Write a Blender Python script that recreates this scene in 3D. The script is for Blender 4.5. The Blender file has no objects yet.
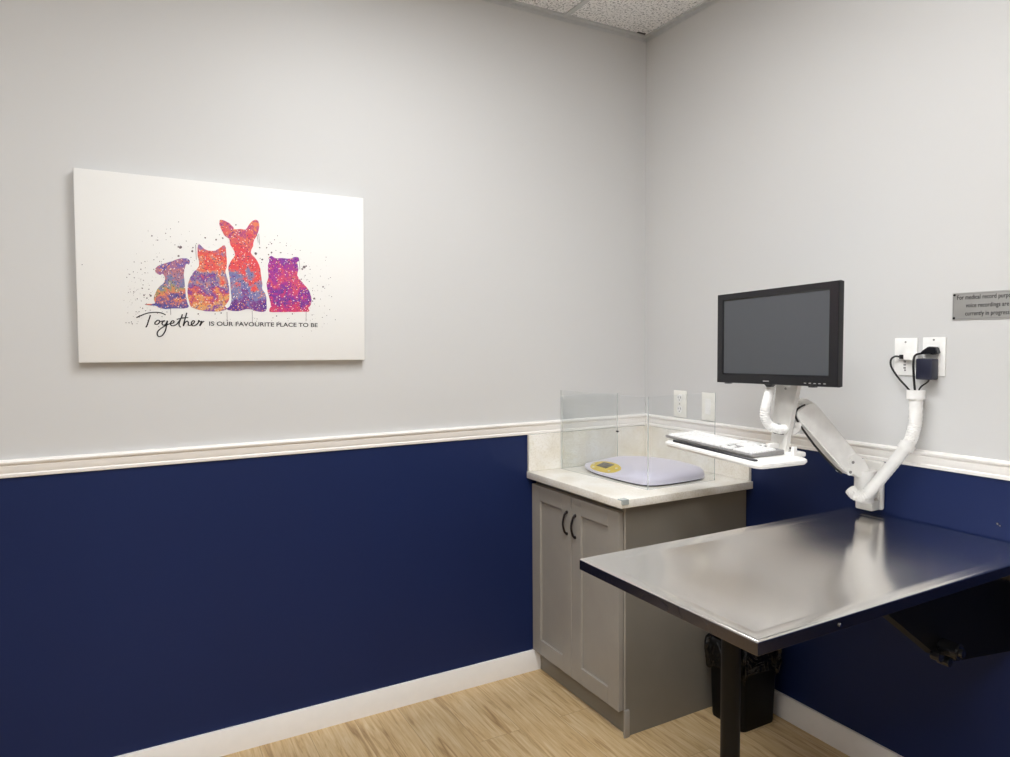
import bpy, bmesh, math, random
from mathutils import Vector, Matrix
random.seed(7)
sc = bpy.context.scene
COL = sc.collection

# ------------------------------------------------------------------ materials
def new_mat(name):
    m = bpy.data.materials.new(name); m.use_nodes = True
    nt = m.node_tree
    for n in list(nt.nodes): nt.nodes.remove(n)
    out = nt.nodes.new('ShaderNodeOutputMaterial')
    b = nt.nodes.new('ShaderNodeBsdfPrincipled')
    nt.links.new(b.outputs[0], out.inputs[0])
    return m, nt, b, out

def N(nt, kind, **kw):
    n = nt.nodes.new(kind)
    for k, v in kw.items():
        if k in n.inputs: n.inputs[k].default_value = v
        else: setattr(n, k, v)
    return n

def lin(c):
    return tuple(((v/255)/12.92 if v/255 <= .04045 else ((v/255+.055)/1.055)**2.4) for v in c) + (1,)

def simple(name, rgb, rough=.5, metal=0, var=.04, scale=30, bump=0, spec=.5, coat=0):
    m, nt, b, out = new_mat(name)
    c = lin(rgb)
    tc = N(nt, 'ShaderNodeTexCoord')
    no = N(nt, 'ShaderNodeTexNoise', Scale=scale, Detail=4.0)
    nt.links.new(tc.outputs['Object'], no.inputs['Vector'])
    r = N(nt, 'ShaderNodeValToRGB')
    r.color_ramp.elements[0].position = .35; r.color_ramp.elements[1].position = .65
    r.color_ramp.elements[0].color = tuple(v*(1-var) for v in c[:3]) + (1,)
    r.color_ramp.elements[1].color = tuple(min(1, v*(1+var)) for v in c[:3]) + (1,)
    nt.links.new(no.outputs[0], r.inputs[0]); nt.links.new(r.outputs[0], b.inputs['Base Color'])
    b.inputs['Roughness'].default_value = rough; b.inputs['Metallic'].default_value = metal
    b.inputs['Specular IOR Level'].default_value = spec
    b.inputs['Coat Weight'].default_value = coat
    if bump:
        bp = N(nt, 'ShaderNodeBump', Strength=bump, Distance=.002)
        nt.links.new(no.outputs[0], bp.inputs['Height']); nt.links.new(bp.outputs[0], b.inputs['Normal'])
    return m

M = {}
M['white_trim'] = simple('white_trim', (250, 247, 243), .4, var=.01)
M['white_plastic'] = simple('white_plastic', (247, 246, 243), .38)
M['white_metal'] = simple('white_metal', (232, 230, 225), .35)
M['ivory_plastic'] = simple('ivory_plastic', (242, 240, 232), .4)
M['grey_plastic'] = simple('grey_plastic', (146, 144, 143), .45)
M['key_white'] = simple('key_white', (248, 248, 247), .5)
M['black_plastic'] = simple('black_plastic', (24, 24, 30), .32)
M['black_bezel'] = simple('black_bezel', (12, 12, 19), .25)
M['black_metal'] = simple('black_metal', (12, 12, 13), .5, spec=.25)
M['black_gloss'] = simple('black_gloss', (22, 22, 24), .15, spec=.8)
M['black_bin'] = simple('black_bin', (9, 9, 10), .5, spec=.2)
M['black_cable'] = simple('black_cable', (20, 20, 22), .45)
M['adapter'] = simple('adapter', (40, 42, 60), .4)
M['chrome'] = simple('chrome', (190, 190, 192), .15, 1)
M['screen'] = simple('screen', (72, 75, 80), .35, spec=.6, var=.01)
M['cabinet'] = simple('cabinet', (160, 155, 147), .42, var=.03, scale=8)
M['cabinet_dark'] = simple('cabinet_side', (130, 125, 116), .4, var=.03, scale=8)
M['bronze'] = simple('bronze', (38, 32, 34), .35, .6)
M['scale_white'] = simple('scale_white', (226, 222, 238), .3, var=.01)
M['yellow'] = simple('yellow', (222, 196, 84), .4)
M['lcd'] = simple('lcd', (104, 98, 84), .25)
M['ink'] = simple('ink', (34, 32, 34), .7)
M['ink_grey'] = simple('ink_grey', (110, 96, 100), .8)
M['canvas'] = simple('canvas', (238, 237, 234), .75, var=.01, scale=400, bump=.1)
M['tbar'] = simple('tbar', (200, 202, 203), .5)
M['rubber'] = simple('rubber', (30, 28, 36), .7)

def wall_mat():
    m, nt, b, out = new_mat('two_tone_wall_paint')
    tc = N(nt, 'ShaderNodeTexCoord')
    sep = N(nt, 'ShaderNodeSeparateXYZ'); nt.links.new(tc.outputs['Object'], sep.inputs[0])
    gt = N(nt, 'ShaderNodeMath', operation='GREATER_THAN'); gt.inputs[1].default_value = 1.10
    nt.links.new(sep.outputs['Z'], gt.inputs[0])
    no = N(nt, 'ShaderNodeTexNoise', Scale=1.2, Detail=2.0); nt.links.new(tc.outputs['Object'], no.inputs['Vector'])
    def pair(a, c):
        r = N(nt, 'ShaderNodeMix', data_type='RGBA'); nt.links.new(no.outputs[0], r.inputs['Factor'])
        r.inputs['A'].default_value = lin(a); r.inputs['B'].default_value = lin(c); return r
    navy = pair((17, 33, 78), (21, 39, 87)); grey = pair((208, 207, 206), (211, 211, 210))
    mx = N(nt, 'ShaderNodeMix', data_type='RGBA')
    nt.links.new(gt.outputs[0], mx.inputs['Factor'])
    nt.links.new(navy.outputs['Result'], mx.inputs['A']); nt.links.new(grey.outputs['Result'], mx.inputs['B'])
    nt.links.new(mx.outputs['Result'], b.inputs['Base Color'])
    b.inputs['Roughness'].default_value = .5; b.inputs['Specular IOR Level'].default_value = .3
    n2 = N(nt, 'ShaderNodeTexNoise', Scale=260.0, Detail=2.0); nt.links.new(tc.outputs['Object'], n2.inputs['Vector'])
    bp = N(nt, 'ShaderNodeBump', Strength=.06, Distance=.001)
    nt.links.new(n2.outputs[0], bp.inputs['Height']); nt.links.new(bp.outputs[0], b.inputs['Normal'])
    return m
M['wall'] = wall_mat()

def floor_mat():
    m, nt, b, out = new_mat('light_oak_planks')
    tc = N(nt, 'ShaderNodeTexCoord')
    mp = N(nt, 'ShaderNodeMapping'); mp.inputs['Rotation'].default_value = (0, 0, math.pi/2)
    mp.inputs['Location'].default_value = (.37, .05, 0)
    nt.links.new(tc.outputs['Object'], mp.inputs[0])
    br = N(nt, 'ShaderNodeTexBrick', Scale=1.0)
    br.inputs['Brick Width'].default_value = 1.22; br.inputs['Row Height'].default_value = .18
    br.inputs['Mortar Size'].default_value = .0011; br.inputs['Mortar Smooth'].default_value = .2
    br.inputs['Color1'].default_value = (0, 0, 0, 1); br.inputs['Color2'].default_value = (1, 1, 1, 1)
    br.inputs['Mortar'].default_value = (.5, .5, .5, 1); br.offset = .37
    nt.links.new(mp.outputs[0], br.inputs['Vector'])
    # plank-shifted grain
    add = N(nt, 'ShaderNodeVectorMath', operation='MULTIPLY_ADD')
    nt.links.new(br.outputs['Color'], add.inputs[0]); add.inputs[1].default_value = (5, 9, 3)
    nt.links.new(mp.outputs[0], add.inputs[2])
    m2 = N(nt, 'ShaderNodeMapping'); m2.inputs['Scale'].default_value = (2.4, 32, 1)
    nt.links.new(add.outputs[0], m2.inputs[0])
    n1 = N(nt, 'ShaderNodeTexNoise', Scale=1.4, Detail=6.0, Roughness=.6, Distortion=1.2); nt.links.new(m2.outputs[0], n1.inputs['Vector'])
    m3 = N(nt, 'ShaderNodeMapping'); m3.inputs['Scale'].default_value = (3, 90, 1)
    nt.links.new(add.outputs[0], m3.inputs[0])
    n2 = N(nt, 'ShaderNodeTexNoise', Scale=2.0, Detail=3.0); nt.links.new(m3.outputs[0], n2.inputs['Vector'])
    r = N(nt, 'ShaderNodeValToRGB'); e = r.color_ramp.elements
    e[0].position = .28; e[0].color = lin((156, 124, 84))
    e[1].position = .72; e[1].color = lin((220, 198, 160))
    x = e.new(.46); x.color = lin((200, 170, 124))
    nt.links.new(n1.outputs[0], r.inputs[0])
    mf = N(nt, 'ShaderNodeMix', data_type='RGBA', blend_type='SOFT_LIGHT'); mf.inputs['Factor'].default_value = .45
    nt.links.new(r.outputs[0], mf.inputs['A']); nt.links.new(n2.outputs[0], mf.inputs['B'])
    tone = N(nt, 'ShaderNodeMix', data_type='RGBA', blend_type='MULTIPLY'); tone.inputs['Factor'].default_value = .10
    nt.links.new(mf.outputs['Result'], tone.inputs['A']); nt.links.new(br.outputs['Color'], tone.inputs['B'])
    gap = N(nt, 'ShaderNodeMix', data_type='RGBA'); gap.inputs['B'].default_value = lin((164, 136, 98))
    nt.links.new(br.outputs['Fac'], gap.inputs['Factor']); nt.links.new(tone.outputs['Result'], gap.inputs['A'])
    nt.links.new(gap.outputs['Result'], b.inputs['Base Color'])
    b.inputs['Roughness'].default_value = .48
    bp = N(nt, 'ShaderNodeBump', Strength=.1, Distance=.001)
    nt.links.new(n2.outputs[0], bp.inputs['Height']); nt.links.new(bp.outputs[0], b.inputs['Normal'])
    return m
M['floor'] = floor_mat()

def tile_mat():
    m, nt, b, out = new_mat('mineral_fibre_tile')
    tc = N(nt, 'ShaderNodeTexCoord')
    n1 = N(nt, 'ShaderNodeTexNoise', Scale=110.0, Detail=3.0, Roughness=.7); nt.links.new(tc.outputs['Object'], n1.inputs['Vector'])
    r = N(nt, 'ShaderNodeValToRGB'); e = r.color_ramp.elements
    e[0].position = .36; e[0].color = lin((150, 152, 155)); e[1].position = .5; e[1].color = lin((248, 248, 248))
    nt.links.new(n1.outputs[0], r.inputs[0]); nt.links.new(r.outputs[0], b.inputs['Base Color'])
    b.inputs['Roughness'].default_value = .9
    bp = N(nt, 'ShaderNodeBump', Strength=.5, Distance=.003)
    nt.links.new(n1.outputs[0], bp.inputs['Height']); nt.links.new(bp.outputs[0], b.inputs['Normal'])
    return m
M['tile'] = tile_mat()

def quartz_mat():
    m, nt, b, out = new_mat('speckled_quartz')
    tc = N(nt, 'ShaderNodeTexCoord')
    n1 = N(nt, 'ShaderNodeTexNoise', Scale=160.0, Detail=3.0, Roughness=.7)
    n2 = N(nt, 'ShaderNodeTexNoise', Scale=9.0, Detail=4.0)
    for n in (n1, n2): nt.links.new(tc.outputs['Object'], n.inputs['Vector'])
    r = N(nt, 'ShaderNodeValToRGB'); e = r.color_ramp.elements
    e[0].position = .36; e[0].color = lin((236, 232, 223)); e[1].position = .52; e[1].color = lin((250, 248, 243))
    r2 = N(nt, 'ShaderNodeValToRGB'); e = r2.color_ramp.elements
    e[0].position = .3; e[0].color = lin((240, 236, 228)); e[1].position = .7; e[1].color = (1, 1, 1, 1)
    nt.links.new(n1.outputs[0], r.inputs[0]); nt.links.new(n2.outputs[0], r2.inputs[0])
    mx = N(nt, 'ShaderNodeMix', data_type='RGBA', blend_type='MULTIPLY'); mx.inputs['Factor'].default_value = 1
    nt.links.new(r.outputs[0], mx.inputs['A']); nt.links.new(r2.outputs[0], mx.inputs['B'])
    nt.links.new(mx.outputs['Result'], b.inputs['Base Color']); b.inputs['Roughness'].default_value = .3
    return m
M['quartz'] = quartz_mat()

def steel_mat(name, rgb, rough, brush=(3, 120, 3), aniso=0):
    m, nt, b, out = new_mat(name)
    tc = N(nt, 'ShaderNodeTexCoord')
    mp = N(nt, 'ShaderNodeMapping'); mp.inputs['Scale'].default_value = brush
    nt.links.new(tc.outputs['Object'], mp.inputs[0])
    n1 = N(nt, 'ShaderNodeTexNoise', Scale=3.0, Detail=4.0); nt.links.new(mp.outputs[0], n1.inputs['Vector'])
    n2 = N(nt, 'ShaderNodeTexNoise', Scale=2.2, Detail=3.0, Distortion=.8); nt.links.new(tc.outputs['Object'], n2.inputs['Vector'])
    r = N(nt, 'ShaderNodeMapRange'); r.inputs['To Min'].default_value = rough*.75; r.inputs['To Max'].default_value = rough*1.3
    nt.links.new(n2.outputs[0], r.inputs[0]); nt.links.new(r.outputs[0], b.inputs['Roughness'])
    b.inputs['Base Color'].default_value = lin(rgb); b.inputs['Metallic'].default_value = 1
    if aniso:      # brushing runs parallel to the wall
        b.inputs['Anisotropic'].default_value = aniso
        tv = N(nt, 'ShaderNodeCombineXYZ'); tv.inputs[0].default_value = 1; nt.links.new(tv.outputs[0], b.inputs['Tangent'])
    bp = N(nt, 'ShaderNodeBump', Strength=.012, Distance=.0004)
    nt.links.new(n1.outputs[0], bp.inputs['Height']); nt.links.new(bp.outputs[0], b.inputs['Normal'])
    return m
M['steel'] = steel_mat('brushed_steel', (248, 245, 241), .155, (120, 3, 3), .8)
M['steel_edge_shaded'] = steel_mat('steel_edge_shaded', (110, 106, 108), .25)  # same steel with a darkened base, standing in for dark room reflections
M['aluminium'] = steel_mat('brushed_aluminium', (190, 189, 186), .55, (3, 3, 200))

def clear_mat(name, tint, gloss=.08, edge=False):
    m, nt, b, out = new_mat(name); nt.nodes.remove(b)
    tr = N(nt, 'ShaderNodeBsdfTransparent'); tr.inputs[0].default_value = tint
    gl = N(nt, 'ShaderNodeBsdfGlossy'); gl.inputs['Roughness'].default_value = .02
    lw = N(nt, 'ShaderNodeLayerWeight', Blend=.5)
    pw = N(nt, 'ShaderNodeMath', operation='POWER'); pw.inputs[1].default_value = 5.0; nt.links.new(lw.outputs['Facing'], pw.inputs[0])
    fr = N(nt, 'ShaderNodeMath', operation='MULTIPLY_ADD'); fr.inputs[1].default_value = .9; fr.inputs[2].default_value = .035
    nt.links.new(pw.outputs[0], fr.inputs[0])
    tc = N(nt, 'ShaderNodeTexCoord'); no = N(nt, 'ShaderNodeTexNoise', Scale=6.0)
    nt.links.new(tc.outputs['Object'], no.inputs['Vector'])
    ml = N(nt, 'ShaderNodeMath', operation='MULTIPLY_ADD'); ml.inputs[1].default_value = .01; ml.inputs[2].default_value = gloss
    nt.links.new(no.outputs[0], ml.inputs[0])
    mm = N(nt, 'ShaderNodeMath', operation='MULTIPLY'); nt.links.new(fr.outputs[0], mm.inputs[0])
    nt.links.new(ml.outputs[0], mm.inputs[1])
    mx = N(nt, 'ShaderNodeMixShader'); nt.links.new(mm.outputs[0], mx.inputs[0])
    nt.links.new(tr.outputs[0], mx.inputs[1]); nt.links.new(gl.outputs[0], mx.inputs[2])
    if edge:
        df = N(nt, 'ShaderNodeBsdfDiffuse'); df.inputs[0].default_value = lin((228, 232, 230))
        m2 = N(nt, 'ShaderNodeMixShader'); m2.inputs[0].default_value = .4
        nt.links.new(mx.outputs[0], m2.inputs[1]); nt.links.new(df.outputs[0], m2.inputs[2]); mx = m2
    nt.links.new(mx.outputs[0], out.inputs[0])
    return m
M['acrylic'] = clear_mat('clear_acrylic', (.975, .982, .982, 1), .8)
M['acrylic_edge'] = clear_mat('acrylic_edge', (.8, .84, .85, 1), .8, True)

def bag_mat():
    m, nt, b, out = new_mat('black_plastic_bag')
    b.inputs['Base Color'].default_value = lin((8, 8, 9)); b.inputs['Roughness'].default_value = .25; b.inputs['Specular IOR Level'].default_value = .5
    tc = N(nt, 'ShaderNodeTexCoord'); n = N(nt, 'ShaderNodeTexNoise', Scale=20.0, Detail=2.0, Distortion=1.5)
    nt.links.new(tc.outputs['Object'], n.inputs['Vector'])
    bp = N(nt, 'ShaderNodeBump', Strength=1.0, Distance=.018)
    nt.links.new(n.outputs[0], bp.inputs['Height']); nt.links.new(bp.outputs[0], b.inputs['Normal'])
    return m
M['bag'] = bag_mat()

def paint_mat(name, stops, z0, z1, seed):
    # splashed watercolour bands with white and dark flecks
    m, nt, b, out = new_mat(name)
    tc = N(nt, 'ShaderNodeTexCoord')
    mp = N(nt, 'ShaderNodeMapping'); mp.inputs['Location'].default_value = (seed, 0, seed*.7)
    nt.links.new(tc.outputs['Object'], mp.inputs[0])
    sep = N(nt, 'ShaderNodeSeparateXYZ'); nt.links.new(tc.outputs['Object'], sep.inputs[0])
    mr = N(nt, 'ShaderNodeMapRange'); mr.inputs['From Min'].default_value = z0; mr.inputs['From Max'].default_value = z1
    nt.links.new(sep.outputs['Z'], mr.inputs[0])
    n1 = N(nt, 'ShaderNodeTexNoise', Scale=24.0, Detail=6.0, Roughness=.72, Distortion=.2); nt.links.new(mp.outputs[0], n1.inputs['Vector'])
    a = N(nt, 'ShaderNodeMath', operation='MULTIPLY_ADD'); a.inputs[1].default_value = 1.5; a.inputs[2].default_value = -.75
    nt.links.new(n1.outputs[0], a.inputs[0])
    s = N(nt, 'ShaderNodeMath', operation='ADD'); nt.links.new(a.outputs[0], s.inputs[0]); nt.links.new(mr.outputs[0], s.inputs[1])
    r = N(nt, 'ShaderNodeValToRGB'); e = r.color_ramp.elements
    e[0].position = 0; e[0].color = lin(stops[0]); e[1].position = 1; e[1].color = lin(stops[-1])
    for i, c in enumerate(stops[1:-1], 1):
        x = e.new(i/(len(stops)-1)); x.color = lin(c)
    nt.links.new(s.outputs[0], r.inputs[0])
    cur = r.outputs[0]
    for sc_, th, colr, off in ((110, .19, (250, 238, 226), 0), (120, .22, (62, 36, 92), 3.3), (110, .2, (240, 150, 80), 7.1)):
        mp2 = N(nt, 'ShaderNodeMapping'); mp2.inputs['Location'].default_value = (off, 0, off)
        nt.links.new(mp.outputs[0], mp2.inputs[0])
        v = N(nt, 'ShaderNodeTexVoronoi', Scale=float(sc_)); nt.links.new(mp2.outputs[0], v.inputs['Vector'])
        lt = N(nt, 'ShaderNodeMath', operation='LESS_THAN'); lt.inputs[1].default_value = th
        nt.links.new(v.outputs['Distance'], lt.inputs[0])
        mx = N(nt, 'ShaderNodeMix', data_type='RGBA'); nt.links.new(lt.outputs[0], mx.inputs['Factor'])
        nt.links.new(cur, mx.inputs['A']); mx.inputs['B'].default_value = lin(colr); cur = mx.outputs['Result']
    nt.links.new(cur, b.inputs['Base Color']); b.inputs['Roughness'].default_value = .7
    return m

# ------------------------------------------------------------------ mesh helpers
def box(bm, x0, x1, y0, y1, z0, z1, bev=0, seg=2, M4=None):
    r = bmesh.ops.create_cube(bm, size=1)
    vs = r['verts']
    for v in vs:
        v.co = Vector(((x0+x1)/2 + v.co.x*(x1-x0), (y0+y1)/2 + v.co.y*(y1-y0), (z0+z1)/2 + v.co.z*(z1-z0)))
    if bev:
        es = list({e for v in vs for e in v.link_edges})
        rr = bmesh.ops.bevel(bm, geom=es, offset=bev, segments=seg, profile=.5, affect='EDGES')
        vs = list({v for f in rr['faces'] for v in f.verts} | {v for v in vs if v.is_valid})
    if M4 is not None:
        for v in vs: v.co = M4 @ v.co
    return vs

def cyl(bm, a, b, r0, r1=None, seg=24, cap=True):
    a, b = Vector(a), Vector(b); d = b - a
    r1 = r0 if r1 is None else r1
    q = d.to_track_quat('Z', 'Y').to_matrix().to_4x4()
    q.translation = (a + b)/2
    r = bmesh.ops.create_cone(bm, cap_ends=cap, segments=seg, radius1=r0, radius2=r1, depth=d.length, matrix=q)
    return r['verts']

def smooth_path(pts, n=8):
    P = [Vector(p) for p in pts]; out = []
    for i in range(len(P)-1):
        p0 = P[max(i-1, 0)]; p1 = P[i]; p2 = P[i+1]; p3 = P[min(i+2, len(P)-1)]
        for k in range(n):
            t = k/n
            out.append(.5*((2*p1) + (p2-p0)*t + (2*p0-5*p1+4*p2-p3)*t*t + (3*p1-p0-3*p2+p3)*t**3))
    out.append(P[-1]); return out

def tube(bm, pts, r, seg=12, n=8, rib=0, rib_step=1):
    P = smooth_path(pts, n) if n > 1 else [Vector(p) for p in pts]
    T = [(P[min(i+1, len(P)-1)] - P[max(i-1, 0)]).normalized() for i in range(len(P))]
    up = Vector((0, 0, 1)) if abs(T[0].z) < .9 else Vector((0, 1, 0))
    nn = T[0].cross(up).normalized(); rings = []
    for i, p in enumerate(P):
        nn = (nn - T[i]*nn.dot(T[i])).normalized(); bb = T[i].cross(nn)
        rad = (r(i/(len(P)-1)) if callable(r) else r) + (rib if (i//rib_step) % 2 else 0)
        rings.append([bm.verts.new(p + (nn*math.cos(2*math.pi*k/seg) + bb*math.sin(2*math.pi*k/seg))*rad) for k in range(seg)])
    for a, b in zip(rings, rings[1:]):
        for k in range(seg):
            bm.faces.new((a[k], a[(k+1) % seg], b[(k+1) % seg], b[k]))
    bm.faces.new(rings[0][::-1]); bm.faces.new(rings[-1])

def prism(bm, poly, fn, t0, t1):
    """poly of 2-D points, fn(u, v, t) -> 3-D point, extruded from t0 to t1"""
    a = [bm.verts.new(fn(u, v, t0)) for u, v in poly]; b = [bm.verts.new(fn(u, v, t1)) for u, v in poly]
    n = len(poly)
    fs = [bm.faces.new(a), bm.faces.new(b[::-1])]
    for i in range(n): fs.append(bm.faces.new((a[i], b[i], b[(i+1) % n], a[(i+1) % n])))
    return a + b, fs

def link(name, bm, mats, parent=None, base=None, smooth=True, M4=None):
    """one mesh object. bm in world coordinates; base = object origin (its parent's root when it is a part)"""
    if M4 is not None: bmesh.ops.transform(bm, matrix=M4, verts=bm.verts)
    bmesh.ops.recalc_face_normals(bm, faces=bm.faces)
    off = Vector(base) if base is not None else (root_of(parent) if parent else Vector((0, 0, 0)))
    bmesh.ops.translate(bm, verts=bm.verts, vec=-off)
    me = bpy.data.meshes.new(name); bm.to_mesh(me); bm.free()
    if not isinstance(mats, (list, tuple)): mats = [mats]
    for m in mats: me.materials.append(m)
    if smooth:
        for p in me.polygons: p.use_smooth = True
        try: me.set_sharp_from_angle(angle=math.radians(35))
        except Exception: pass
    o = bpy.data.objects.new(name, me); COL.objects.link(o)
    if parent: o.parent = parent
    else: o.location = off
    return o

def root_of(o):
    while o.parent: o = o.parent
    return Vector(o.location)

def tag(o, label=None, cat=None, group=None):
    if label: o['label'] = label
    if cat: o['category'] = cat
    if group: o['group'] = group
    return o

def thing(name, loc, label, cat, group=None):
    o = bpy.data.objects.new(name, None); COL.objects.link(o); o.location = loc
    o.empty_display_size = .05
    return tag(o, label, cat, group)

def struct(o): o['kind'] = 'structure'; return o
def B(): return bmesh.new()

def text_mesh(name, body, size, M4, mat, parent, align='LEFT', extrude=.0003, weight=0, spacing=1):
    cu = bpy.data.curves.new(name, 'FONT'); cu.body = body; cu.size = size; cu.align_x = align
    cu.extrude = extrude; cu.offset = weight; cu.space_character = spacing
    tmp = bpy.data.objects.new(name + '_tmp', cu); COL.objects.link(tmp)
    dg = bpy.context.evaluated_depsgraph_get(); dg.update()
    me = bpy.data.meshes.new_from_object(tmp.evaluated_get(dg))
    bm = bmesh.new(); bm.from_mesh(me)
    bpy.data.objects.remove(tmp); bpy.data.curves.remove(cu); bpy.data.meshes.remove(me)
    return link(name, bm, mat, parent, smooth=False, M4=M4)

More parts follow.
